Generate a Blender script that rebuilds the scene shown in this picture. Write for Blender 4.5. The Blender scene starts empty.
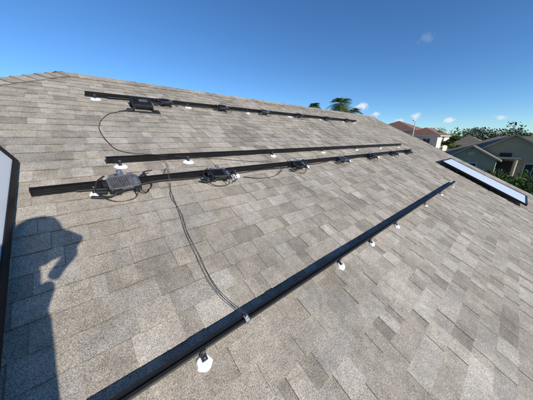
import bpy, bmesh, math, random
from mathutils import Vector, Matrix
random.seed(7)
H=1.3
AL=math.atan(0.5); CA=math.cos(AL); SA=math.sin(AL)
N=Vector((0,-SA,CA)); UP=Vector((0,CA,SA)); EX=Vector((1,0,0))
GZ=-5.5
scene=bpy.context.scene
col=scene.collection

# ------------------------------------------------------------------ helpers
def link(o,parent=None):
    col.objects.link(o)
    if parent is not None: o.parent=parent
    return o
def empty(name,mat=None,parent=None):
    e=bpy.data.objects.new(name,None); link(e,parent)
    e.empty_display_size=0.1
    if mat is not None: e.matrix_local=mat
    return e
def from_bm(name,bm,mat,parent=None,bevel=0,smooth=False,seg=2):
    me=bpy.data.meshes.new(name); bm.normal_update(); bm.to_mesh(me); bm.free()
    if mat is not None:
        for m in (mat if isinstance(mat,(list,tuple)) else [mat]): me.materials.append(m)
    o=bpy.data.objects.new(name,me); link(o,parent)
    if smooth:
        for p in me.polygons: p.use_smooth=True
    if bevel:
        b=o.modifiers.new('b','BEVEL'); b.width=bevel; b.segments=seg; b.limit_method='ANGLE'
    return o
def bbox(bm,c,s,rot=None,mi=0):
    m=Matrix.Translation(Vector(c))
    if rot is not None: m=m@rot.to_4x4()
    m=m@Matrix.Diagonal((s[0],s[1],s[2],1))
    bmesh.ops.create_cube(bm,size=1,matrix=m)
def bcyl(bm,p0,p1,r0,r1=None,seg=12,mi=0):
    if r1 is None: r1=r0
    p0=Vector(p0);p1=Vector(p1);d=p1-p0
    q=d.to_track_quat('Z','Y').to_matrix().to_4x4()
    bmesh.ops.create_cone(bm,cap_ends=True,segments=seg,radius1=r0,radius2=r1,depth=d.length,
        matrix=Matrix.Translation((p0+p1)/2)@q)
def quad(bm,pts,mi=0):
    return bm.faces.new([bm.verts.new(Vector(p)) for p in pts])
def curve(name,pts,r,mat,parent=None,res=6):
    cu=bpy.data.curves.new(name,'CURVE'); cu.dimensions='3D'; cu.bevel_depth=r; cu.bevel_resolution=2
    cu.resolution_u=res
    sp=cu.splines.new('BEZIER'); sp.bezier_points.add(len(pts)-1)
    for b,p in zip(sp.bezier_points,pts):
        b.co=Vector(p); b.handle_left_type='AUTO'; b.handle_right_type='AUTO'
    cu.materials.append(mat)
    o=bpy.data.objects.new(name,cu); link(o,parent); return o
def R(u,y,h=0.0):
    return Vector((u,y,0.5*y-H))+N*h
def rmat(u,y,h=0.0,yaw=0.0):
    p=R(u,y,h)
    m=Matrix(((EX.x,UP.x,N.x,p.x),(EX.y,UP.y,N.y,p.y),(EX.z,UP.z,N.z,p.z),(0,0,0,1)))
    return m@Matrix.Rotation(yaw,4,'Z')

# ------------------------------------------------------------------ materials
def newmat(name):
    m=bpy.data.materials.new(name); m.use_nodes=True
    nt=m.node_tree; b=nt.nodes['Principled BSDF']; return m,nt,b
def simple(name,c,rough=0.6,metal=0.0,var=0.15,scale=20,bump=0.0):
    m,nt,b=newmat(name)
    tc=nt.nodes.new('ShaderNodeTexCoord'); n=nt.nodes.new('ShaderNodeTexNoise')
    n.inputs['Scale'].default_value=scale; n.inputs['Detail'].default_value=4
    nt.links.new(tc.outputs['Object'],n.inputs['Vector'])
    r=nt.nodes.new('ShaderNodeValToRGB')
    r.color_ramp.elements[0].position=0.3; r.color_ramp.elements[1].position=0.7
    r.color_ramp.elements[0].color=(*[x*(1-var) for x in c],1)
    r.color_ramp.elements[1].color=(*[min(1,x*(1+var)) for x in c],1)
    nt.links.new(n.outputs['Fac'],r.inputs['Fac']); nt.links.new(r.outputs['Color'],b.inputs['Base Color'])
    b.inputs['Roughness'].default_value=rough; b.inputs['Metallic'].default_value=metal
    if bump:
        bp=nt.nodes.new('ShaderNodeBump'); bp.inputs['Strength'].default_value=bump; bp.inputs['Distance'].default_value=0.01
        nt.links.new(n.outputs['Fac'],bp.inputs['Height']); nt.links.new(bp.outputs['Normal'],b.inputs['Normal'])
    return m
def shingle_mat():
    m,nt,b=newmat('asphalt_shingle')
    L=nt.links.new
    tc=nt.nodes.new('ShaderNodeTexCoord')
    at=nt.nodes.new('ShaderNodeAttribute'); at.attribute_name='tint'
    def noise(scale,detail,rough,lo,hi,vec=None,a=.32,bb=.68):
        n=nt.nodes.new('ShaderNodeTexNoise'); n.inputs['Scale'].default_value=scale; n.inputs['Detail'].default_value=detail; n.inputs['Roughness'].default_value=rough
        L(vec or tc.outputs['Object'],n.inputs['Vector'])
        r=nt.nodes.new('ShaderNodeMapRange'); r.inputs[1].default_value=a; r.inputs[2].default_value=bb
        r.inputs[3].default_value=lo; r.inputs[4].default_value=hi
        L(n.outputs['Fac'],r.inputs[0]); return n,r
    g,gr=noise(210,3,.8,.30,1.85)
    _,mr=noise(16,5,.75,.82,1.18)
    mp=nt.nodes.new('ShaderNodeMapping'); mp.inputs['Scale'].default_value=(3.2,0.35,0.35); L(tc.outputs['Object'],mp.inputs['Vector'])
    _,br=noise(1.0,5,.6,.86,1.10,mp.outputs[0])
    _,st=noise(1.3,4,.7,.80,1.03,None,.36,.50)     # sparse darker weathering stains
    prev=gr.outputs[0]
    for x in (mr,br,st):
        mm=nt.nodes.new('ShaderNodeMath'); mm.operation='MULTIPLY'; L(prev,mm.inputs[0]); L(x.outputs[0],mm.inputs[1]); prev=mm.outputs[0]
    vm=nt.nodes.new('ShaderNodeVectorMath'); vm.operation='SCALE'
    L(at.outputs['Color'],vm.inputs[0]); L(prev,vm.inputs['Scale'])
    L(vm.outputs[0],b.inputs['Base Color'])
    b.inputs['Roughness'].default_value=0.95; b.inputs['Specular IOR Level'].default_value=0.12
    bp=nt.nodes.new('ShaderNodeBump'); bp.inputs['Strength'].default_value=0.5; bp.inputs['Distance'].default_value=0.003
    L(g.outputs['Fac'],bp.inputs['Height']); L(bp.outputs['Normal'],b.inputs['Normal'])
    return m
def leaf_mat(name,c):
    m,nt,b=newmat(name)
    at=nt.nodes.new('ShaderNodeAttribute'); at.attribute_name='tint'
    vm=nt.nodes.new('ShaderNodeVectorMath'); vm.operation='MULTIPLY'
    vm.inputs[1].default_value=c
    nt.links.new(at.outputs['Color'],vm.inputs[0]); nt.links.new(vm.outputs[0],b.inputs['Base Color'])
    b.inputs['Roughness'].default_value=0.55; b.inputs['Specular IOR Level'].default_value=0.3
    return m
M_SH=shingle_mat()
M_RAIL=simple('black_anodised_aluminium',(0.011,0.0105,0.010),0.5,0.3,0.3,30)
M_BLK=simple('black_plastic',(0.016,0.016,0.017),0.5,0,0.3,30)
M_ALU=simple('raw_aluminium',(0.48,0.48,0.48),0.42,0.85,0.15,25)
M_CAST=simple('cast_aluminium',(0.135,0.135,0.138),0.52,0.4,0.35,40,0.2)
M_CASTD=simple('dark_cast_metal',(0.042,0.042,0.044),0.5,0.4,0.35,40,0.2)
M_SEAL=simple('white_sealant',(0.78,0.78,0.76),0.6,0,0.08,40,0.4)
M_BACK=simple('white_backsheet',(0.66,0.69,0.72),0.28,0,0.02,4)
M_LABEL=simple('label',(0.7,0.7,0.68),0.5,0,0.05,10)
M_WIRE=simple('grey_wire',(0.09,0.085,0.08),0.5,0.2,0.2,30)
M_CABLE=simple('black_cable',(0.02,0.02,0.02),0.5,0,0.2,30)
M_TRUNK=simple('bark',(0.13,0.10,0.075),0.9,0,0.35,8,0.6)

# ------------------------------------------------------------------ roof shingles
def shingle_tint(kind):
    r=random.random()
    base=[(0.365,0.318,0.258),(0.332,0.288,0.232),(0.278,0.241,0.196),(0.398,0.353,0.294),(0.338,0.301,0.253)]
    w=[0.31,0.27,0.13,0.15,0.14]
    acc=0
    for c,ww in zip(base,w):
        acc+=ww
        if r<=acc: break
    k=random.uniform(0.95,1.05)*(0.93 if kind==0 else 1.02)*1.04
    return (c[0]*k,c[1]*k,c[2]*k,1)
def shingles(name,P,v0,v1,ulo,uhi,parent,ex=0.125):
    vs=[];fs=[];cs=[]
    v=v0
    while v<v1-0.01:
        vt=min(v+ex,v1)
        lo=ulo(v); hi=uhi(v)
        lo2=ulo(vt); hi2=uhi(vt)
        u=lo; kind=random.randint(0,1)
        wob=random.uniform(-0.002,0.002)
        while u<hi-0.005:
            w=random.choice([0.07,0.09,0.12,0.14,0.17,0.20,0.25]) if kind else random.choice([0.06,0.08,0.10,0.13,0.16,0.22])
            w*=random.uniform(0.9,1.1)
            u2=min(u+w,hi)
            a,b=max(u,lo2),min(u2,hi2)
            if b<a: a=b=min(max((u+u2)/2,lo2),hi2)
            hb=(0.0105 if kind else 0.0070)+random.uniform(-0.0006,0.0014); ht=hb-0.0065
            vb=v+wob+random.uniform(-0.002,0.002)-(0.0 if kind else -0.0015)
            vb2=vb+random.uniform(-0.0012,0.0012)
            vte=vt+0.012
            if abs(vt-v1)<1e-6: vte=vt
            i=len(vs)
            vs+= [P(u,vb,hb),P(u2,vb2,hb),P(b,vte,ht-0.0005),P(a,vte,ht-0.0005),P(u,vb,-0.003),P(u2,vb2,-0.003),P(b,vte,-0.003),P(a,vte,-0.003)]
            fs+= [(i,i+1,i+2,i+3),(i+4,i+5,i+1,i),(i+5,i+6,i+2,i+1),(i+7,i+4,i,i+3)]
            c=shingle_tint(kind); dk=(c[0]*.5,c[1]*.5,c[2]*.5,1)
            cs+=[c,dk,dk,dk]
            u=u2; kind=1-kind if random.random()<0.85 else kind
        v=vt
    me=bpy.data.meshes.new(name); me.from_pydata([tuple(x) for x in vs],[],fs)
    ca=me.color_attributes.new('tint','FLOAT_COLOR','CORNER')
    li=0
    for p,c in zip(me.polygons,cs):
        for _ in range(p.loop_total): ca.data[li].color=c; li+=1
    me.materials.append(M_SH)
    o=bpy.data.objects.new(name,me); link(o,parent); return o
def caps(name,p0,p1,nA,nB,wA,wB,parent,step=0.143,wid=0.15):
    p0=Vector(p0);p1=Vector(p1); d=(p1-p0); L=d.length; d.normalize()
    vs=[];fs=[];cs=[]
    n=int(L/step)
    for i in range(n+1):
        s=i*step; a=p0+d*s; e=p0+d*min(s+step+0.02,L+0.02)
        up=(nA+nB).normalized()
        hb=0.028+random.uniform(0,0.003); ht=0.016
        w=wid*random.uniform(0.97,1.03)
        j=len(vs)
        vs+=[a+up*hb, e+up*ht, a+wA*w+nA*(hb*0.8), e+wA*w+nA*(ht*0.8), a+wB*w+nB*(hb*.8), e+wB*w+nB*(ht*.8),
             a+up*(hb-.02), a+wA*w+nA*(-0.002), a+wB*w+nB*(-0.002), e+wA*w+nA*(-.002), e+wB*w+nB*(-.002)]
        fs+=[(j,j+1,j+3,j+2),(j,j+4,j+5,j+1),(j,j+2,j+7,j+6),(j,j+6,j+8,j+4),(j+2,j+3,j+9,j+7),(j+4,j+8,j+10,j+5)]
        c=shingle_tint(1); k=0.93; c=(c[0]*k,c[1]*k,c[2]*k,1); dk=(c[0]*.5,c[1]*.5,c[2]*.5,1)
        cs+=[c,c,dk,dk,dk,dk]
    me=bpy.data.meshes.new(name); me.from_pydata([tuple(x) for x in vs],[],fs)
    ca=me.color_attributes.new('tint','FLOAT_COLOR','CORNER'); li=0
    for p,c in zip(me.polygons,cs):
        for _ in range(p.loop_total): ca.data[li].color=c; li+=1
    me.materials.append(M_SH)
    o=bpy.data.objects.new(name,me); link(o,parent); return o

YR=3.31*H; YE=-2.3*H; XR=7.40*H; X0=0.0
RUN=YR-YE
house=empty('shingle_roof_house')
ZR=0.5*YR-H; ZE=0.5*YE-H
def PF(u,v,h): return Vector((u,v*CA,v*SA-H))+N*h
shingles('front_slope_shingles',PF,YE/CA,YR/CA,lambda v:X0-(YR-v*CA),lambda v:XR,house)
NB=Vector((0,SA,CA))
def PB(u,v,h):
    return Vector((-u,YR+RUN-v*CA,ZE+v*SA))+NB*h
shingles('back_slope_shingles',PB,0,RUN/CA,lambda v:-XR,lambda v:-(X0-(RUN-v*CA)),house,0.286)
NH=Vector((-SA,0,CA))
def PH(u,v,h):
    return Vector((X0-RUN+v*CA,YR-u,ZE+v*SA))+NH*h
shingles('hip_slope_shingles',PH,0,RUN/CA,lambda v:-(RUN-v*CA),lambda v:(RUN-v*CA),house,0.286)
bm=bmesh.new()
o_=0.004
quad(bm,[PF(X0-RUN,YE/CA,-o_),PF(XR,YE/CA,-o_),PF(XR,YR/CA,-o_),PF(X0,YR/CA,-o_)])
quad(bm,[PB(-XR,0,-o_),PB(-(X0-RUN),0,-o_),PB(-X0,RUN/CA,-o_),PB(-XR,RUN/CA,-o_)])
bm.faces.new([bm.verts.new(PH(-RUN,0,-o_)),bm.verts.new(PH(RUN,0,-o_)),bm.verts.new(PH(0,RUN/CA,-o_))])
from_bm('roof_deck',bm,simple('deck',(0.2,0.17,0.14)),house)
pk=Vector((X0,YR,ZR))
caps('ridge_caps',Vector((XR,YR,ZR)),pk,N,NB,-UP,Vector((0,CA,-SA)),house)
hd=Vector((-RUN,-RUN,ZE-ZR)); 
def inface(n,d):
    w=n.cross(d).normalized(); return w if w.z<0 else -w
caps('hip_caps',pk+hd,pk,N,NH,inface(N,hd),inface(NH,hd),house)
hd2=Vector((-RUN,RUN,ZE-ZR))
caps('hip_caps_back',pk+hd2,pk,NB,NH,inface(NB,hd2),inface(NH,hd2),house)
M_TRIM=simple('white_trim',(0.62,0.60,0.56),0.5,0,0.05,5)
M_WALL=simple('stucco_tan',(0.42,0.37,0.28),0.9,0,0.08,6,0.3)
M_GLASS=simple('window_glass',(0.03,0.035,0.04),0.08,0,0.1,3)
M_SOF=simple('soffit',(0.55,0.54,0.5),0.7,0,0.05,5)
bm=bmesh.new()
bbox(bm,((X0-RUN+XR)/2,YE-0.012,ZE-0.10),(XR-X0+RUN,0.02,0.19))
bbox(bm,((X0-RUN+XR)/2,YR+RUN+0.012,ZE-0.10),(XR-X0+RUN,0.02,0.19))
bbox(bm,(X0-RUN-0.012,YR,ZE-0.10),(0.02,2*RUN,0.19))
for s,yy in ((1,YE),(-1,YR+RUN)):
    a=Vector((XR+0.012,yy,ZE-0.10)); b=Vector((XR+0.012,YR,ZR-0.10)); mid=(a+b)/2; d=b-a
    bbox(bm,mid,(0.02,d.length,0.19),Matrix.Rotation(math.atan2(d.z,d.y),3,'X'))
from_bm('fascia',bm,M_TRIM,house)
bm=bmesh.new()
o=0.45
xa,xb,ya,yb=X0-RUN+o,XR-o,YE+o,YR+RUN-o
zt=ZE-0.12
for p in ([(xa,ya),(xb,ya)],[(xb,ya),(xb,yb)],[(xb,yb),(xa,yb)],[(xa,yb),(xa,ya)]):
    quad(bm,[(p[0][0],p[0][1],GZ),(p[1][0],p[1][1],GZ),(p[1][0],p[1][1],zt),(p[0][0],p[0][1],zt)])
bm.faces.new([bm.verts.new((xb,ya,zt)),bm.verts.new((xb,yb,zt)),bm.verts.new((xb,YR,ZR-0.35))])
from_bm('walls',bm,M_WALL,house)
bm=bmesh.new(); bbox(bm,((X0-RUN+XR)/2,YR,ZE-0.13),(XR-X0+RUN-.03,2*RUN-.03,0.02)); from_bm('soffit',bm,M_SOF,house)
bm=bmesh.new()
for xx in (-4,-0.5,3.5,7):
    bbox(bm,(xx,ya-0.02,GZ+1.5),(1.2,0.05,1.3))
for yy in (0,4.3,9): bbox(bm,(xb+0.02,yy,GZ+1.5),(0.05,1.1,1.3))
from_bm('windows',bm,M_GLASS,house)
bm=bmesh.new()
for xx in (-4,-0.5,3.5,7):
    for dz in (-0.7,0.7): bbox(bm,(xx,ya-0.03,GZ+1.5+dz),(1.4,0.09,0.1))
    for dx in (-0.65,0,0.65): bbox(bm,(xx+dx,ya-0.03,GZ+1.5),(0.06,0.08,1.29))
for yy in (0,4.3,9):
    for dz in (-0.7,0.7): bbox(bm,(xb+0.03,yy,GZ+1.5+dz),(0.09,1.3,0.1))
from_bm('window_frames',bm,M_TRIM,house)

# ------------------------------------------------------------------ rails
def pad(bs,cx,cy,rx):
    k=20; ring=[];ring2=[]; ph=random.uniform(0,6)
    for j in range(k):
        t=2*math.pi*j/k; rr=rx*(1+0.10*math.sin(2*t+ph)+0.05*math.sin(5*t+ph*2))
        ring.append(bs.verts.new((cx+rr*1.25*math.cos(t),cy+rr*math.sin(t),0.004)))
        ring2.append(bs.verts.new((cx+rr*1.05*math.cos(t),cy+rr*0.8*math.sin(t),0.0145)))
    for j in range(k): bs.faces.new([ring[j],ring[(j+1)%k],ring2[(j+1)%k],ring2[j]])
    bs.faces.new(ring2)
def rail(u0,u1,y,feet,base=0.026,hh=0.042,ps=1.0):
    e=empty('mounting_rail',rmat(0,y,0))
    w=0.016
    prof=[(-w,0),(w,0),(w,0.013),(w-0.004,0.015),(w-0.004,0.021),(w,0.023),(w,hh),(0.006,hh),(0.006,hh-0.011),(-0.006,hh-0.011),(-0.006,hh),(-w,hh),(-w,0.023),(-w+0.004,0.021),(-w+0.004,0.015),(-w,0.013)]
    bm=bmesh.new()
    A=[bm.verts.new((u0,p[0],p[1]+base)) for p in prof]; B=[bm.verts.new((u1,p[0],p[1]+base)) for p in prof]
    n=len(prof)
    for i in range(n):
        bm.faces.new([A[i],A[(i+1)%n],B[(i+1)%n],B[i]])
    bm.faces.new(A[::-1]); bm.faces.new(B)
    from_bm('rail_extrusion',bm,M_RAIL,e)
    bm=bmesh.new(); bs=bmesh.new(); bb=bmesh.new()
    for f in feet:
        bbox(bm,(f,-0.030,0.0175),(0.026,0.044,0.005))
        bbox(bm,(f,-0.0195,0.034),(0.026,0.005,0.036))
        bcyl(bb,(f,-0.022,0.046),(f,-0.029,0.046),0.0045,seg=6)
        bcyl(bb,(f,-0.042,0.019),(f,-0.042,0.025),0.0045,seg=6)
        pad(bs,f+random.uniform(-.006,.006),-0.040-0.012*ps,random.uniform(0.027,0.034)*ps)
    from_bm('l_feet',bm,M_CASTD,e,0.0015); from_bm('bolts',bb,M_ALU,e); from_bm('sealant_pads',bs,M_SEAL,e,0.003)
    bm=bmesh.new()
    bbox(bm,(u0-0.004,0,base+hh/2),(0.006,0.036,hh+0.004)); bbox(bm,(u1+0.004,0,base+hh/2),(0.006,0.036,hh+0.004))
    from_bm('end_caps',bm,M_BLK,e,0.002)
    return e
h=H
k=0.957
Y4=0.575*h; Y3=1.52*k*h; Y2=1.75*k*h; Y1=2.85*k*h
rail(-1.15*h,4.68*k*h,Y4,[x*h for x in(-0.69,0.19,1.05,1.46,1.95,2.83,3.55,4.30)])
rail(-0.205*h,5.40*k*h,Y3,[x*h for x in(0.02,0.90,1.78,2.66,3.54,4.42,5.1)],ps=1.2)
rail(0.118*h,5.45*k*h,Y2,[x*h for x in(0.18,0.62,1.50,2.38,3.26,4.14,5.02)],ps=1.25)
rail(0.137*h,5.43*k*h,Y1,[x*h for x in(0.20,1.08,1.96,2.84,3.72,4.60,5.1)],ps=1.3)
e=empty('grounding_clamp',rmat(0.369*h,Y4,0.0))
bm=bmesh.new(); bbox(bm,(0,-0.004,0.072),(0.024,0.028,0.008)); bbox(bm,(0,-0.020,0.056),(0.022,0.006,0.036)); bcyl(bm,(0,-0.004,0.074),(0,-0.004,0.088),0.006,seg=6)
bcyl(bm,(0.0,-0.022,0.056),(0.0,-0.034,0.056),0.006,seg=6)
from_bm('clamp_body',bm,M_ALU,e,0.0015)

# ------------------------------------------------------------------ microinverters
def microinverter(u,y,dy=-0.085,yaw=0.0,tilt=0.0,body=None,scale=1.0):
    e=empty('microinverter',rmat(u,y,0.074)@Matrix.Translation((0,dy,0))@Matrix.Rotation(yaw,4,'Z')@Matrix.Rotation(tilt,4,'X')@Matrix.Scale(scale,4))
    body=body or M_CAST
    W,D,T=0.108,0.076,0.012
    bm=bmesh.new()
    out=[(-W,-D*0.55),(-W*0.8,-D),(W*0.8,-D),(W,-D*0.55),(W,D*0.6),(W*0.72,D),(-W*0.72,D),(-W,D*0.6)]
    lo=[bm.verts.new((x,yy,-T)) for x,yy in out]; hi=[bm.verts.new((x*0.96,yy*0.95,T)) for x,yy in out]
    for i in range(8): bm.faces.new([lo[i],lo[(i+1)%8],hi[(i+1)%8],hi[i]])
    bm.faces.new(hi); bm.faces.new(lo[::-1])
    from_bm('housing',bm,body,e,0.004)
    bm=bmesh.new()
    for i in range(8): bbox(bm,(-0.085+i*0.0155,-0.012,T+0.005),(0.004,0.105,0.013))
    from_bm('cooling_fins',bm,body,e,0.001)
    bm=bmesh.new(); bbox(bm,(0.073,-0.018,T+0.002),(0.026,0.06,0.003)); from_bm('label_plate',bm,M_ALU,e,0.001)
    bm=bmesh.new(); bbox(bm,(0,0.0,-T-0.011),(0.205,0.14,0.020)); bbox(bm,(0.07,-D-0.012,-0.004),(0.045,0.035,0.022)); bbox(bm,(-0.06,-D-0.012,-0.004),(0.055,0.035,0.022)); bbox(bm,(-W-0.012,0.01,-0.004),(0.03,0.05,0.02))
    from_bm('plastic_base',bm,M_BLK,e,0.004)
    bm=bmesh.new(); bbox(bm,(0,D+0.02,T+0.003),(0.040,0.070,0.003)); bbox(bm,(-0.06,D-0.005,T+0.003),(0.04,0.022,0.003));bbox(bm,(0.06,D-0.005,T+0.003),(0.04,0.022,0.003))
    bcyl(bm,(0,D+0.03,T+0.004),(0,D+0.03,T+0.018),0.007,seg=6)
    from_bm('bracket',bm,M_ALU,e,0.001)
    r=random.uniform
    z0=-0.052
    curve('dc_lead',[(0.07,-D-0.02,0),(0.11,-D-0.05+r(-.01,.01),-0.03),(0.15,-D-0.01,z0+.01),(0.19,-0.03,z0),(0.18,0.04,z0+.02)],0.004,M_CABLE,e)
    curve('dc_lead',[(0.05,-D-0.02,0),(0.05,-D-0.06+r(-.01,.01),-0.035),(-0.02,-D-0.075,z0),(-0.10,-D-0.055,z0),(-0.15,-D-0.01,z0+.01)],0.004,M_CABLE,e)
    curve('ac_lead',[(-0.06,-D-0.02,0),(-0.12,-D-0.03,-0.02),(-0.17,-0.05+r(-.01,.01),z0+.02),(-0.16,0.05,z0+.04),(-0.10,0.10,z0+.05)],0.006,M_CABLE,e)
    curve('ac_lead',[(0.10,0.03,0),(0.15,0.05,-.01),(0.17,0.09,z0+.04),(0.24,0.10,z0+.04)],0.006,M_CABLE,e)
    bm=bmesh.new()
    bcyl(bm,(-0.15,-D-0.01,z0+.012),(-0.215,-D+0.02,z0+.012),0.010,seg=10)
    bcyl(bm,(0.18,0.03,z0+.02),(0.17,0.09,z0+.035),0.010,seg=10)
    bcyl(bm,(-0.12,-0.055,z0+.03),(-0.17,-0.03,z0+.02),0.013,seg=10)
    from_bm('connectors',bm,M_BLK,e,0.001)
    return e
ms=[(0.155,0.10,.10,M_CAST,0.95),(0.745,-0.12,-.04,M_CASTD,0.92),(1.62,0.05,.06,M_CASTD,.86),(2.44,-.1,-.05,M_CAST,.82),(3.26,.05,0,M_CASTD,.82),(4.12,-.05,0,M_CASTD,.82),(4.87,.05,0,M_CASTD,.82)]
for u,yaw,ti,mt,s in ms: microinverter(u*h,Y3,-0.07 if u>.3 else -.04,yaw,ti,mt,s)
for i,(u,yaw) in enumerate([(0.82,.1),(1.54,-.1),(2.27,.05),(3.08,0),(3.95,.1),(4.74,-.05)]):
    microinverter(u*h,Y1,-0.065,yaw,random.uniform(-.05,.05),M_CASTD if i!=2 else M_CAST,.86)
def trunk(y,u0,u1,off=-0.03):
    pts=[];u=u0
    while u<u1:
        pts.append(R(u,y,0)+UP*(off+random.uniform(-.02,.010))+N*random.uniform(0.015,0.04)); u+=0.26
    pts.append(R(u1,y,0.04)+UP*off)
    curve('trunk_cable',pts,0.0055,M_CABLE)
trunk(Y3,-0.05*h,5.1*h); trunk(Y1,0.3*h,5.1*h)

# ------------------------------------------------------------------ black junction box on a stand (upper rail)
e=empty('junction_box',rmat(0.55*h,2.54*h,0.0)@Matrix.Scale(.93,4))
tm=Matrix.Rotation(math.radians(10),3,'X')
bm=bmesh.new(); bbox(bm,(0,0.03,0.085),(0.25,0.20,0.045),tm); from_bm('enclosure',bm,M_BLK,e,0.010)
bm=bmesh.new(); bbox(bm,(0,0.026,0.111),(0.20,0.14,0.008),tm); from_bm('lid',bm,M_RAIL,e,0.003)
bm=bmesh.new(); bbox(bm,(0.02,0.025,0.117),(0.11,0.06,0.003),tm); from_bm('nameplate',bm,M_CAST,e)
bm=bmesh.new()
for x in(-.12,.12):
    bbox(bm,(x,-0.06,0.035),(0.02,0.02,0.055)); bbox(bm,(x,0.0,0.012),(0.025,0.26,0.012)); bbox(bm,(x,0.10,0.045),(0.02,0.02,0.075))
bbox(bm,(0,-0.12,0.014),(0.40,0.035,0.014)); bbox(bm,(-.17,-.06,.014),(.05,.05,.02)); bbox(bm,(.17,-.06,.014),(.06,.05,.02))
from_bm('stand',bm,M_BLK,e,0.003)
curve('lead',[(-0.1,-0.1,0.06),(-0.18,-0.13,0.03),(-0.24,-0.12,0.015),(-0.30,-0.14,0.015)],0.006,M_CABLE,e)

# ------------------------------------------------------------------ loose wires
def wire(name,pts,r,mat,j=0.0):
    P=[]
    for p in pts:
        hh=p[2] if len(p)>2 else 0.015
        P.append(R(p[0]*h+random.uniform(-j,j),p[1]*h+random.uniform(-j,j),hh))
    curve(name,P,r,mat,res=10)
w1=[(.40,1.68,.07),(.443,1.64,.03),(.40,1.46,.075),(.388,1.39),(.372,1.28),(.361,1.166),(.338,1.03),(.329,.912),(.322,.80),(.334,.700,.03),(.369,.578,.08)]
wire('ground_wire',w1,0.0019,M_WIRE,0.004)
w2=[(.43,1.69,.07),(.452,1.63,.03),(.412,1.47,.075),(.396,1.40),(.365,1.31),(.370,1.17),(.345,1.04),(.342,.90),(.336,.79),(.348,.69,.03),(.375,.575,.08)]
wire('ground_wire',w2,0.0019,M_WIRE,0.004)
wire('loose_cable',[(.42,2.46,.04),(.32,2.43),(.25,2.38),(.196,2.30),(.155,2.18),(.145,2.04),(.165,1.92),(.204,1.82),(.30,1.75,.03),(.40,1.68,.07)],0.0028,M_CABLE,0.004)
wire('loose_cable',[(.40,1.68,.075),(.9,1.63,.02),(1.2,1.56,.02),(1.45,1.50,.05)],0.0024,M_CABLE,0.01)
wire('loose_cable',[(.95,1.38,.02),(1.12,1.34,.015),(1.3,1.36,.015),(1.45,1.43,.05)],0.0035,M_CABLE,0.004)

# ------------------------------------------------------------------ solar panels (face down: white backsheet, black frame)
def panel(mat,L=1.722,W=1.134):
    e=empty('solar_panel',mat)
    t=0.038
    bm=bmesh.new()
    for x in(0.0175,W-0.0175): bbox(bm,(x,L/2,t/2),(0.035,L,t))
    for y in(0.0175,L-0.0175): bbox(bm,(W/2,y,t/2+0.0005),(W-0.07,0.035,t))
    from_bm('frame',bm,M_RAIL,e,0.002)
    bm=bmesh.new(); bbox(bm,(W/2,L/2,t*0.7),(W-0.066,L-0.066,0.006)); from_bm('backsheet',bm,M_BACK,e)
    return e
panel(rmat(5.44*h,-0.27*h,0.070,math.radians(-0.5)),L=1.83)
bm=bmesh.new()
e=empty('mounting_rail',rmat(5.48*h,0,0))
for yy in(0.25,1.0): bbox(bm,(0.55,yy,0.036),(1.25,0.036,0.062))
from_bm('rail_extrusion',bm,M_RAIL,e,0.002)
tau=math.radians(66)
yw=math.radians(0.6)
UPp=(UP*math.cos(yw)+EX*math.sin(yw)).normalized(); EXp=(EX*math.cos(yw)-UP*math.sin(yw)).normalized()
c0=R(-0.277*h,1.71*h,0.03)
ax=(-EXp)*math.cos(tau)+N*math.sin(tau)
ax=(ax-UPp*ax.dot(UPp)).normalized()
az=ax.cross(UPp)
org=c0-UPp*1.722
m=Matrix(((ax.x,UPp.x,az.x,org.x),(ax.y,UPp.y,az.y,org.y),(ax.z,UPp.z,az.z,org.z),(0,0,0,1)))
if az.x<0:
    m=m@Matrix.Translation((0,1.722,0))@Matrix.Rotation(math.pi,4,'X')
pl=panel(m)
bm=bmesh.new()
for yy in(0.3,1.4):
    top=Vector((1.0,yy,-0.005)); 
    ptop=m@top; fx=ptop.x-0.55; foot=Vector((fx,ptop.y,0.5*ptop.y-H+.01))
    lt=m.inverted()@foot
    bcyl(bm,top,lt,0.014,seg=10)
from_bm('prop_legs',bm,M_ALU,pl)

# ------------------------------------------------------------------ ground, road
M_GRASS=simple('grass',(0.055,0.085,0.025),0.9,0,0.4,0.8,0.3)
M_ROAD=simple('asphalt',(0.05,0.05,0.052),0.9,0,0.15,3)
M_CONC=simple('concrete',(0.38,0.37,0.34),0.85,0,0.1,2)
M_PAINT=simple('road_paint',(0.7,0.7,0.66),0.7,0,0.1,4)
bm=bmesh.new(); S=4000
quad(bm,[(-S,-S,GZ),(S,-S,GZ),(S,S,GZ),(-S,S,GZ)]); from_bm('ground',bm,M_GRASS)
bm=bmesh.new(); quad(bm,[(19,-200,GZ+.008),(26,-200,GZ+.008),(26,200,GZ+.008),(19,200,GZ+.008)]); rd=from_bm('road',bm,M_ROAD)
bm=bmesh.new()
for x in(18.92,26.08): bbox(bm,(x,0,GZ+.06),(0.15,400,0.13))
from_bm('kerbs',bm,M_CONC,rd)
bm=bmesh.new()
for i in range(-20,20): quad(bm,[(22.44,i*8,GZ+.012),(22.56,i*8,GZ+.012),(22.56,i*8+3,GZ+.012),(22.44,i*8+3,GZ+.012)])
from_bm('centre_line',bm,M_PAINT,rd)
bm=bmesh.new()
for x in(16.5,28.5): bbox(bm,(x,0,GZ+.03),(1.4,400,0.1))
from_bm('pavement',bm,M_CONC)

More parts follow.
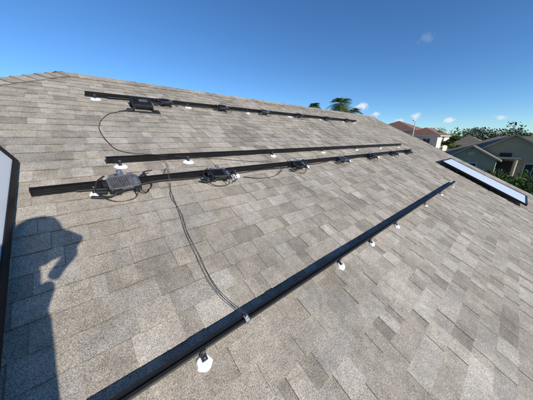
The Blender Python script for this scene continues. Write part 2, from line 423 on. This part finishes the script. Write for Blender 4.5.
# ------------------------------------------------------------------ neighbouring houses
def roofmat(name,c):
    m,nt,b=newmat(name); L=nt.links.new
    tc=nt.nodes.new('ShaderNodeTexCoord')
    n=nt.nodes.new('ShaderNodeTexNoise'); n.inputs['Scale'].default_value=2.5; n.inputs['Detail'].default_value=8; n.inputs['Roughness'].default_value=.7
    L(tc.outputs['Object'],n.inputs['Vector'])
    w=nt.nodes.new('ShaderNodeTexWave'); w.wave_type='BANDS'; w.bands_direction='Z'; w.inputs['Scale'].default_value=2.2; w.inputs['Distortion'].default_value=0.4
    L(tc.outputs['Object'],w.inputs['Vector'])
    mr=nt.nodes.new('ShaderNodeMapRange'); mr.inputs[3].default_value=.8; mr.inputs[4].default_value=1.1; L(w.outputs['Fac'],mr.inputs[0])
    r=nt.nodes.new('ShaderNodeValToRGB'); r.color_ramp.elements[0].position=.35; r.color_ramp.elements[1].position=.65
    r.color_ramp.elements[0].color=(*[x*.72 for x in c],1); r.color_ramp.elements[1].color=(*[x*1.25 for x in c],1)
    L(n.outputs['Fac'],r.inputs['Fac'])
    vm=nt.nodes.new('ShaderNodeVectorMath'); vm.operation='SCALE'; L(r.outputs['Color'],vm.inputs[0]); L(mr.outputs[0],vm.inputs['Scale'])
    L(vm.outputs[0],b.inputs['Base Color']); b.inputs['Roughness'].default_value=.9
    bp=nt.nodes.new('ShaderNodeBump'); bp.inputs['Distance'].default_value=.03; L(w.outputs['Fac'],bp.inputs['Height']); L(bp.outputs['Normal'],b.inputs['Normal'])
    return m
M_R1=roofmat('brown_shingle_roof',(0.25,0.195,0.14)); M_R2=roofmat('terracotta_tile_roof',(0.28,0.14,0.09))
M_W1=simple('stucco_olive',(0.37,0.30,0.19),.9,0,.08,1.5); M_W2=simple('stucco_cream',(0.66,0.60,0.50),.9,0,.06,1.5)
M_DARK=simple('painted_entry_shade',(0.025,0.022,0.02),.8)  # near-black colour stands in for the shade inside the entry
M_TR2=simple('tan_trim',(0.46,0.39,0.28),.6,0,.05,5)
def gable(bmr,bmw,bmt,x0,x1,yc,hw,ze,zp,over=0.45):
    th=0.16
    fx=x0-over
    sl=(zp-ze)/hw; zo=ze-sl*over
    for s in(1,-1):
        pts=[(fx,yc,zp+.0),(x1,yc,zp),(x1,yc+s*(hw+over),zo),(fx,yc+s*(hw+over),zo)]
        top=[(a,b,c+th) for a,b,c in pts]
        quad(bmr,top if s<0 else top[::-1])
        quad(bmt,[pts[0],pts[3],top[3],top[0]]); quad(bmt,[pts[3],pts[2],top[2],top[3]])
        quad(bmt,pts)
    quad(bmw,[(x0,yc-hw,GZ),(x0,yc+hw,GZ),(x0,yc+hw,ze),(x0,yc-hw,ze)])
    bmw.faces.new([bmw.verts.new((x0,yc-hw,ze)),bmw.verts.new((x0,yc+hw,ze)),bmw.verts.new((x0,yc,zp))])
    for s in(1,-1): quad(bmw,[(x0,yc+s*hw,GZ),(x1,yc+s*hw,GZ),(x1,yc+s*hw,ze),(x0,yc+s*hw,ze)])
def hip(bmr,bmw,bmt,x0,x1,y0,y1,ze,rise,over=0.5,zb=None):
    zb=GZ if zb is None else zb
    X0_,X1_,Y0_,Y1_=x0-over,x1+over,y0-over,y1+over
    w=min(X1_-X0_,Y1_-Y0_)/2
    if X1_-X0_>Y1_-Y0_:
        a=Vector((X0_+w,(Y0_+Y1_)/2,ze+rise)); b=Vector((X1_-w,(Y0_+Y1_)/2,ze+rise))
        P=[Vector((X0_,Y0_,ze)),Vector((X1_,Y0_,ze)),Vector((X1_,Y1_,ze)),Vector((X0_,Y1_,ze))]
        F=[[P[0],P[1],b,a],[P[1],P[2],b],[P[2],P[3],a,b],[P[3],P[0],a]]
    else:
        a=Vector(((X0_+X1_)/2,Y0_+w,ze+rise)); b=Vector(((X0_+X1_)/2,Y1_-w,ze+rise))
        P=[Vector((X0_,Y0_,ze)),Vector((X1_,Y0_,ze)),Vector((X1_,Y1_,ze)),Vector((X0_,Y1_,ze))]
        F=[[P[0],P[1],a],[P[1],P[2],b,a],[P[2],P[3],b],[P[3],P[0],a,b]]
    for f in F: bmr.faces.new([bmr.verts.new(p) for p in f])
    bbox(bmt,((X0_+X1_)/2,(Y0_+Y1_)/2,ze-.105),(X1_-X0_-.02,Y1_-Y0_-.02,.2))
    for p,q in (((x0,y0),(x1,y0)),((x1,y0),(x1,y1)),((x1,y1),(x0,y1)),((x0,y1),(x0,y0))):
        quad(bmw,[(p[0],p[1],zb),(q[0],q[1],zb),(q[0],q[1],ze-.1),(p[0],p[1],ze-.1)])
def windows_x(bmg,bmf,x,ys,z,w=1.2,hh=1.3):
    for y in ys:
        bbox(bmg,(x-.01,y,z),(.06,w,hh))
        for d in(-1,1):
            bbox(bmf,(x-.03,y,z+d*(hh/2+.05)),(.12,w+.2,.1)); bbox(bmf,(x-.03,y+d*(w/2+.05),z),(.11,.1,hh))
        bbox(bmf,(x-.035,y,z),(.05,.05,hh-.01))
hs=empty('gabled_house')
r_,w_,t_,g_,f_,d_=[bmesh.new() for _ in range(6)]
hip(r_,w_,t_,45,58,-9,9,-2.75,3.0)
gable(r_,w_,t_,41.5,50,4.1,2.6,-2.75,-1.15)
gable(r_,w_,t_,44.0,52,0.5,4.0,-2.2,0.35)
windows_x(g_,f_,41.5,[4.1],GZ+1.45,1.5,1.3)
bbox(d_,(43.97,0.9,GZ+1.25),(.08,1.7,2.5)); bbox(d_,(43.97,0.9,GZ+3.2),(.08,1.1,.7));  # flat slabs on the wall, entry shade painted as colour
windows_x(g_,f_,44.0,[-1.8],GZ+1.5,1.4,1.4)
bbox(t_,(41.47,4.1,-2.1),(.06,.7,.5))
for yy in(2.0,-0.2): bcyl(t_,(43.2,yy,GZ),(43.2,yy,-2.7),.16)
bbox(t_,(43.5,.9,-2.6),(1.0,3.0,.22))
from_bm('roof',r_,M_R1,hs);from_bm('walls',w_,M_W1,hs);from_bm('trim',t_,M_TR2,hs);from_bm('windows',g_,M_GLASS,hs);from_bm('window_frames',f_,M_TRIM,hs);from_bm('entry_shade_slabs',d_,M_DARK,hs)
hs=empty('tile_roof_house')
r_,w_,t_,g_,f_,d_=[bmesh.new() for _ in range(6)]
hip(r_,w_,t_,58,70,16,27,1.6,2.6)
hip(r_,w_,t_,55,66,11,17.2,0.5,1.7)
windows_x(g_,f_,58,[19,22,25],.2,1.3,1.3); windows_x(g_,f_,55,[12.8,15.3],-.8,1.2,1.3)
windows_x(g_,f_,58,[19,22,25],GZ+1.5,1.3,1.3)
from_bm('roof',r_,M_R2,hs);from_bm('walls',w_,M_W2,hs);from_bm('trim',t_,M_TRIM,hs);from_bm('windows',g_,M_GLASS,hs);from_bm('window_frames',f_,M_TRIM,hs)
def hiphouse(x0,x1,y0,y1,rise,mr,mw,name='hip_roof_house'):
    hs=empty(name); r_,w_,t_,g_,f_=[bmesh.new() for _ in range(5)]
    hip(r_,w_,t_,x0,x1,y0,y1,-2.75,rise)
    n=int((y1-y0)/3.5); windows_x(g_,f_,x0,[y0+(i+.7)*(y1-y0)/(n+.4) for i in range(n)],GZ+1.5)
    from_bm('roof',r_,mr,hs);from_bm('walls',w_,mw,hs);from_bm('trim',t_,M_TR2,hs);from_bm('windows',g_,M_GLASS,hs);from_bm('window_frames',f_,M_TRIM,hs)
hiphouse(47,57,10.2,18.5,3.0,M_R1,M_W1)
hiphouse(72,84,3,15,3.4,M_R1,M_W2)
hiphouse(42,54,-30,-15,3.0,M_R2,M_W2)
hiphouse(42,54,45,60,3.0,M_R1,M_W1)
bm=bmesh.new(); bcyl(bm,(46,12.9,GZ),(46,12.9,3.0),.10,.07); bbox(bm,(45.6,12.9,2.95),(1.0,.12,.08)); bbox(bm,(45.1,12.9,2.9),(.5,.24,.1))
from_bm('street_lamp',bm,M_TRIM)

# ------------------------------------------------------------------ vegetation
def foliage(name,clumps,n,size,mat,parent=None,squash=1.0):
    vs=[];fs=[];cs=[]
    tot=sum(c[1]**2 for c in clumps)
    for c,r in clumps:
        c=Vector(c); k=max(8,int(n*r*r/tot)); ct=random.uniform(.6,1.35)
        for _ in range(k):
            d=Vector((random.gauss(0,1),random.gauss(0,1),random.gauss(0,1))).normalized()
            rr=r*(random.random()**0.4)*random.uniform(.8,1.12)
            p=c+Vector((d.x*rr,d.y*rr,d.z*rr*squash))
            a=Vector((random.gauss(0,1),random.gauss(0,1),random.gauss(0,1))).normalized()
            b=a.orthogonal().normalized(); a2=a.cross(b)
            s=size*random.uniform(.5,1.3)
            i=len(vs); vs+=[p-b*s,p+a2*s*.5,p+b*s,p-a2*s*.5]; fs.append((i,i+1,i+2,i+3))
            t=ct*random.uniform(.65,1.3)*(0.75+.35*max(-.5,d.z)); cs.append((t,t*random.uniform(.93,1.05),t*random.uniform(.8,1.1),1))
    me=bpy.data.meshes.new(name); me.from_pydata([tuple(x) for x in vs],[],fs)
    ca=me.color_attributes.new('tint','FLOAT_COLOR','CORNER'); li=0
    for c in cs:
        for _ in range(4): ca.data[li].color=c; li+=1
    me.materials.append(mat); o=bpy.data.objects.new(name,me); link(o,parent); return o
M_LF=leaf_mat('foliage_dark',(0.06,0.10,0.03)); M_LF2=leaf_mat('foliage_bright',(0.12,0.19,0.035)); M_LF3=leaf_mat('palm_frond_green',(0.10,0.14,0.04))
M_LFD=leaf_mat('distant_foliage',(0.08,0.105,0.06))
def tree(x,y,hgt,rad,mat,n=3500):
    e=empty('tree',Matrix.Translation((x,y,GZ)))
    bm=bmesh.new(); bcyl(bm,(0,0,0),(0.1,0,hgt*.5),.22,.14,10)
    cl=[]
    for i in range(9):
        a=i*2.4; rr=rad*random.uniform(.3,.75); z=hgt*random.uniform(.5,.88)
        p=Vector((rr*math.cos(a),rr*math.sin(a),z)); cl.append((p,rad*random.uniform(.3,.5)))
        bcyl(bm,(0.08,0,hgt*random.uniform(.3,.5)),p,.09,.03,7)
    cl.append((Vector((0,0,hgt*.85)),rad*.5))
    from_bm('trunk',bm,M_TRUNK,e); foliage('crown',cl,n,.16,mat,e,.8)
def palm(x,y,hgt,rad,nf=46):
    e=empty('palm_tree',Matrix.Translation((x,y,GZ)))
    bm=bmesh.new()
    for i in range(10):
        z0=hgt*i/10; z1=hgt*(i+1)/10
        bcyl(bm,(0.02*i,0,z0),(0.02*(i+1),0,z1+.02),.20-.008*i,.185-.008*i,12)
    from_bm('trunk',bm,M_TRUNK,e)
    vs=[];fs=[];cs=[]
    top=Vector((0.2,0,hgt))
    for kk in range(nf):
        az=random.uniform(0,2*math.pi); el=math.radians(random.uniform(-35,80)); Lf=rad*random.uniform(.8,1.1)
        d=Vector((math.cos(az)*math.cos(el),math.sin(az)*math.cos(el),math.sin(el)))
        side=Vector((-math.sin(az),math.cos(az),0)); t0=random.uniform(.6,1.5)
        if el<-.2: t0*=.8
        prev=None
        for s in range(11):
            f=s/10; p=top+d*Lf*f+Vector((0,0,-1))*Lf*.55*f*f
            if prev is not None:
                tw=(p-prev).normalized()
                i=len(vs); vs+=[prev-side*.012,prev+side*.012,p+side*.012,p-side*.012]; fs.append((i,i+1,i+2,i+3)); cs.append((t0,t0,t0*.8,1))
                if f>.25:
                    ll=Lf*.42*math.sin(math.pi*min(1,(f-.15)*1.05))**.6+.05
                    for sg in(-1,1):
                        for q in(0,.5):
                            b0=prev.lerp(p,q); dr=(side*sg+tw*.7+Vector((0,0,-.35+random.uniform(-.2,.3)))).normalized()
                            i=len(vs); vs+=[b0,b0+tw*.05,b0+dr*ll]; fs.append((i,i+1,i+2)); t=t0*random.uniform(.7,1.2); cs.append((t,t,t,1))
            prev=p
    me=bpy.data.meshes.new('fronds'); me.from_pydata([tuple(v) for v in vs],[],fs)
    ca=me.color_attributes.new('tint','FLOAT_COLOR','CORNER'); li=0
    for p,c in zip(me.polygons,cs):
        for _ in range(p.loop_total): ca.data[li].color=c; li+=1
    me.materials.append(M_LF3); o=bpy.data.objects.new('fronds',me); link(o,e)
palm(24.6,15.0,9.4,1.75,75)
palm(22.0,17.0,9.0,1.1,50)
palm(27.0,14.6,8.55,1.25,45)
def shrub(x,y,r,hh,mat,n=1500):
    e=empty('shrub',Matrix.Translation((x,y,GZ)))
    cl=[(Vector((random.uniform(-.6,.6)*r,random.uniform(-.6,.6)*r,random.uniform(.3,.85)*hh)),r*random.uniform(.4,.6)) for _ in range(8)]
    bm=bmesh.new()
    for i in range(4): bcyl(bm,(0,0,0),cl[i][0],.04,.015,6)
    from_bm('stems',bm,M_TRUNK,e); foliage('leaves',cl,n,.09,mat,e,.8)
for x,y,r,hh,mt in [(37,3.2,1.1,1.3,M_LF2),(36.5,1.6,1.2,1.6,M_LF),(37.5,.2,1.3,2.0,M_LF2),(35,-.6,1.3,1.6,M_LF2),(37.5,-1.8,1.4,2.2,M_LF2),(34,.9,1.0,1.1,M_LF2),(35.5,-2.6,1.3,1.7,M_LF),(39,2.0,.9,1.4,M_LF),(33,-1.2,1.2,1.2,M_LF2),(39.5,6.2,1.0,1.6,M_LF2)]:
    shrub(x,y,r,hh,mt)
tree(60,12.2,7.4,1.9,M_LF2); tree(60,9.2,6.4,1.6,M_LF2); tree(62,-7,7.0,3,M_LF); tree(90,20,8.5,4,M_LF)
tree(-18,24,5,3.0,M_LF); tree(5,30,5,3,M_LF)
cl=[]
for i in range(1200):
    a=random.uniform(-math.pi,math.pi) if i<300 else random.uniform(math.radians(-14),math.radians(40))
    d=random.uniform(125,230); r=random.uniform(1.6,3.2)
    bump_=1.3*math.sin(a*23)+1.0*math.sin(a*61+1)
    cl.append((Vector((d*math.cos(a),d*math.sin(a),GZ+random.uniform(.5,1.5)*r+random.choice([0,0,1.5,3.0,4.0])+max(0,bump_))),r))
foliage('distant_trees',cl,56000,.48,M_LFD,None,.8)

# ------------------------------------------------------------------ person (photographer) standing behind the lens
M_SKIN=simple('skin',(0.48,0.30,0.22),.5,0,.06,15); M_SHIRT=simple('shirt',(0.10,0.14,0.22),.85,0,.1,30,.2)
M_PANTS=simple('trousers',(0.07,0.065,0.06),.9,0,.1,30,.2); M_SHOE=simple('shoes',(0.04,0.035,0.03),.7); M_HAIR=simple('hair',(0.04,0.025,0.015),.7); M_CAP=simple('hat_cloth',(0.35,0.31,0.24),.85,0,.1,60,.2)
yawc=math.radians(49.2)
er=Vector((math.sin(yawc),-math.cos(yawc),0)); ef=Vector((math.cos(yawc),math.sin(yawc),0)); ez=Vector((0,0,1))
y2=math.radians(22); er2=Vector((math.sin(y2),-math.cos(y2),0)); ef2=Vector((math.cos(y2),math.sin(y2),0))
person=empty('person')
B=Vector((-0.265,-0.24,0))
def bp(r,f,z): return B+er2*r+ef2*f+ez*z
def skinmesh(name,verts,edges,radii,mat,parent,levels=2,root=0):
    me=bpy.data.meshes.new(name); me.from_pydata([tuple(v) for v in verts],edges,[])
    o=bpy.data.objects.new(name,me); link(o,parent)
    o.modifiers.new('s','SKIN')
    sv=me.skin_vertices[0].data
    for i,r in enumerate(radii): sv[i].radius=(r,r)
    sv[root].use_root=True
    s=o.modifiers.new('ss','SUBSURF'); s.levels=levels; s.render_levels=levels
    for m in(mat if isinstance(mat,list) else [mat]): me.materials.append(m)
    return o
fzL=0.5*(bp(-.13,0,0).y)-H; fzR=0.5*(bp(.13,.02,0).y)-H
V=[bp(0,.02,-.66),bp(0,.01,-.50),bp(0,.01,-.28),bp(0,.02,-.12),bp(0,.06,-.03),bp(0,.12,.04),
   bp(.17,.02,-.10),Vector((-.225,-.19,-.33)),Vector((-.105,-.125,-.105)),
   bp(-.17,.02,-.10),Vector((-.36,-.02,-.34)),Vector((-.18,.00,-.12)),
   bp(.10,.02,-.75),bp(.12,.06,(-.75+fzR)/2),bp(.13,-.02,fzR+.09),bp(.14,.14,fzR+.05),
   bp(-.10,.02,-.75),bp(-.12,.06,(-.75+fzL)/2),bp(-.13,-.02,fzL+.10),bp(-.13,.14,fzL+.08)]
E=[(0,1),(1,2),(2,3),(3,4),(4,5),(3,6),(6,7),(7,8),(3,9),(9,10),(10,11),(0,12),(12,13),(13,14),(14,15),(0,16),(16,17),(17,18),(18,19)]
Rr=[.15,.14,.145,.13,.085,.065,.065,.045,.028,.065,.045,.028,.095,.06,.045,.035,.095,.06,.045,.035]
body=skinmesh('body',V,E,Rr,[M_SHIRT,M_PANTS,M_SKIN,M_SHOE],person)
dg=bpy.context.evaluated_depsgraph_get(); dg.update()
me2=bpy.data.meshes.new_from_object(body.evaluated_get(dg))
body.modifiers.clear(); body.data=me2
for p in me2.polygons:
    c=p.center; z=c.z; fl=0.5*c.y-H
    if z<fl+.10: mk=3
    elif z<-.60: mk=1
    elif z>-.0: mk=2
    elif (c-V[8]).length<.13 or (c-V[11]).length<.15: mk=2
    else: mk=0
    p.material_index=mk; p.use_smooth=True
hc=Vector((-0.115,-.19,.115))
bm=bmesh.new(); bmesh.ops.create_uvsphere(bm,u_segments=24,v_segments=18,radius=1)
for v in bm.verts:
    x,y,z=v.co
    kk=1-.22*max(0,-z)**1.5
    v.co=hc+er*(x*.078*kk)+ef*(y*.098*(1-.12*max(0,-z)))+ez*(z*.118)
from_bm('head',bm,M_SKIN,person,smooth=True)
rz=Matrix.Rotation(yawc-math.pi/2,3,'Z')
bm=bmesh.new()
bcyl(bm,hc+ef*.09+ez*.005,hc+ef*.118-ez*.028,.008,.016,10)
for s in(-1,1): bbox(bm,hc+er*s*.08-ef*.005-ez*.005,(.018,.03,.06),rz)
from_bm('nose_and_ears',bm,M_SKIN,person,.006,seg=3)
bm=bmesh.new()
for s in(-1,1): bmesh.ops.create_uvsphere(bm,u_segments=10,v_segments=8,radius=.012,matrix=Matrix.Translation(hc+ef*.086+er*s*.031+ez*.008))
from_bm('eyes',bm,M_LABEL,person,smooth=True)
bm=bmesh.new(); bbox(bm,hc+ef*.088-ez*.058,(.045,.012,.01),rz); from_bm('mouth',bm,simple('lips',(.35,.14,.11)),person,.004)
bm=bmesh.new(); bmesh.ops.create_uvsphere(bm,u_segments=24,v_segments=18,radius=1)
for v in bm.verts:
    x,y,z=v.co; z=max(z,-.55 if y<.1 else .25)
    v.co=hc+er*(x*.083)+ef*(y*.103-.006)+ez*(z*.122+.004)
from_bm('hair',bm,M_HAIR,person,smooth=True)
bm=bmesh.new(); prof=[(0,.150),(.05,.148),(.082,.128),(.096,.085),(.102,.040),(.130,.010),(.168,-.034),(.171,-.039),(.130,.004),(.100,.034)]
n=32; rows=[]
for (r_h,z_h) in prof:
    rows.append([bm.verts.new(hc+er*(math.cos(2*math.pi*i/n)*r_h*.95)+ef*(math.sin(2*math.pi*i/n)*r_h*1.03)+ez*(z_h+.010*math.sin(4*math.pi*i/n)*(r_h>.12))) for i in range(n)])
for a_,b_ in zip(rows[:-1],rows[1:]):
    for i in range(n): bm.faces.new([a_[i],a_[(i+1)%n],b_[(i+1)%n],b_[i]])
bmesh.ops.remove_doubles(bm,verts=bm.verts,dist=.0005)
from_bm('sun_hat',bm,M_CAP,person,smooth=True)
pit=math.atan(62/211)
F3=(ef*math.cos(pit)-ez*math.sin(pit)); U3=(ef*math.sin(pit)+ez*math.cos(pit))
pm=Matrix(((er.x,U3.x,-F3.x,0),(er.y,U3.y,-F3.y,0),(er.z,U3.z,-F3.z,0),(0,0,0,1)))
ph=empty('phone',pm)
PX=-0.060
bm=bmesh.new(); bbox(bm,(PX,-0.02,0.022),(0.147,0.071,0.008)); from_bm('phone_body',bm,M_BLK,ph,.003,seg=3)
bm=bmesh.new(); bbox(bm,(PX,-0.02,0.0265),(0.138,0.064,0.001)); from_bm('screen',bm,M_GLASS,ph)
bm=bmesh.new(); bbox(bm,(0.0,-0.002,0.0168),(0.022,0.026,0.003)); from_bm('camera_bump',bm,M_BLK,ph,.002)
def hand(wrist,s,tag):
    def q(x,y,z): return pm@Vector((x,y,z))
    xe=PX+s*0.0735
    palm=q(xe+s*.008,-.052,.060)
    vs=[wrist,(Vector(wrist)+palm)/2,palm]; es=[(0,1),(1,2)]; rs=[.026,.026,.027]
    for i,(yy,L_) in enumerate([(-.002,.030),(-.020,.034),(-.038,.032),(-.054,.026)]):
        kk=len(vs); vs+=[q(xe+s*.018,yy*.8-.014,.040),q(xe+s*.015,yy,.024),q(xe+s*.003,yy,.0125),q(xe-s*(L_-.018),yy+.002,.0125)]
        es+=[(2,kk),(kk,kk+1),(kk+1,kk+2),(kk+2,kk+3)]; rs+=[.011,.009,.0075,.0065]
    kk=len(vs); vs+=[q(xe+s*.012,-.048,.060),q(xe-s*.002,-.038,.046),q(xe-s*.022,-.024,.036)]; es+=[(2,kk),(kk,kk+1),(kk+1,kk+2)]; rs+=[.013,.0105,.009]
    skinmesh(tag,vs,es,rs,M_SKIN,person,2,0)
hand(V[8],1,'right_hand'); hand(V[11],-1,'left_hand')

# ------------------------------------------------------------------ camera
cd=bpy.data.cameras.new('camera'); cd.sensor_width=36; cd.lens=36*211/533; cd.clip_start=.01; cd.clip_end=12000
co=bpy.data.objects.new('camera',cd); link(co); co.matrix_world=pm.copy(); scene.camera=co

# ------------------------------------------------------------------ light
sd=Vector((0.088,-1.143,0.428)).normalized()
el=math.asin(sd.z); az=math.atan2(sd.x,sd.y)
sl=bpy.data.lights.new('sun','SUN'); sl.energy=5.0; sl.angle=math.radians(.5); sl.color=(1,.95,.87)
so=bpy.data.objects.new('sun',sl); link(so); so.rotation_euler=sd.to_track_quat('Z','Y').to_euler(); so.location=(0,-20,20)
w=bpy.data.worlds.new('World'); scene.world=w; w.use_nodes=True
nt=w.node_tree; bg=nt.nodes['Background']; L=nt.links.new
sky=nt.nodes.new('ShaderNodeTexSky'); sky.sky_type='NISHITA'; sky.sun_disc=False; sky.sun_elevation=el; sky.sun_rotation=az
sky.air_density=0.8; sky.dust_density=0.0; sky.ozone_density=2.0
hsv=nt.nodes.new('ShaderNodeHueSaturation'); hsv.inputs['Saturation'].default_value=1.12
L(sky.outputs[0],hsv.inputs['Color'])
tv=nt.nodes.new('ShaderNodeVectorMath'); tv.operation='MULTIPLY'; tv.inputs[1].default_value=(0.72,0.98,1.22); L(hsv.outputs[0],tv.inputs[0])
bg.inputs['Strength'].default_value=.13
tc=nt.nodes.new('ShaderNodeTexCoord')
ns=nt.nodes.new('ShaderNodeTexNoise'); ns.inputs['Scale'].default_value=60; ns.inputs['Detail'].default_value=7; ns.inputs['Roughness'].default_value=.62
L(tc.outputs['Generated'],ns.inputs['Vector'])
prev=None
for az_,el_,r_,st_ in [(30.6,6.3,.045,.9),(26.4,7.0,.045,.95),(23.5,5.2,.03,.7),(15.5,4.4,.035,.8),(10.2,3.4,.030,.8),(18.5,3.6,.03,.6),(3.0,3.4,.030,.6),(16.5,18,.05,.10)]:
    A=math.radians(az_); E_=math.radians(el_); c=(math.cos(A)*math.cos(E_),math.sin(A)*math.cos(E_),math.sin(E_))
    s=nt.nodes.new('ShaderNodeVectorMath'); s.operation='SUBTRACT'; s.inputs[1].default_value=c; L(tc.outputs['Generated'],s.inputs[0])
    m_=nt.nodes.new('ShaderNodeVectorMath'); m_.operation='MULTIPLY'; m_.inputs[1].default_value=(1,1,1.6); L(s.outputs[0],m_.inputs[0])
    ln=nt.nodes.new('ShaderNodeVectorMath'); ln.operation='LENGTH'; L(m_.outputs[0],ln.inputs[0])
    mr=nt.nodes.new('ShaderNodeMapRange'); mr.inputs[1].default_value=r_; mr.inputs[2].default_value=0; mr.inputs[3].default_value=-.15; mr.inputs[4].default_value=.55; L(ln.outputs['Value'],mr.inputs[0])
    ad=nt.nodes.new('ShaderNodeMath'); ad.operation='ADD'; L(mr.outputs[0],ad.inputs[0]); L(ns.outputs['Fac'],ad.inputs[1])
    m2=nt.nodes.new('ShaderNodeMapRange'); m2.interpolation_type='SMOOTHSTEP'; m2.inputs[1].default_value=.64; m2.inputs[2].default_value=.98; m2.inputs[4].default_value=st_; L(ad.outputs[0],m2.inputs[0])
    if prev is None: prev=m2.outputs[0]
    else:
        mx=nt.nodes.new('ShaderNodeMath'); mx.operation='MAXIMUM'; L(prev,mx.inputs[0]); L(m2.outputs[0],mx.inputs[1]); prev=mx.outputs[0]
mix=nt.nodes.new('ShaderNodeMix'); mix.data_type='RGBA'; L(prev,mix.inputs[0]); L(tv.outputs[0],mix.inputs[6]); mix.inputs[7].default_value=(6.6,6.7,7.0,1)
L(mix.outputs[2],bg.inputs['Color'])
scene.view_settings.view_transform='Standard'; scene.view_settings.look='None'; scene.view_settings.exposure=0
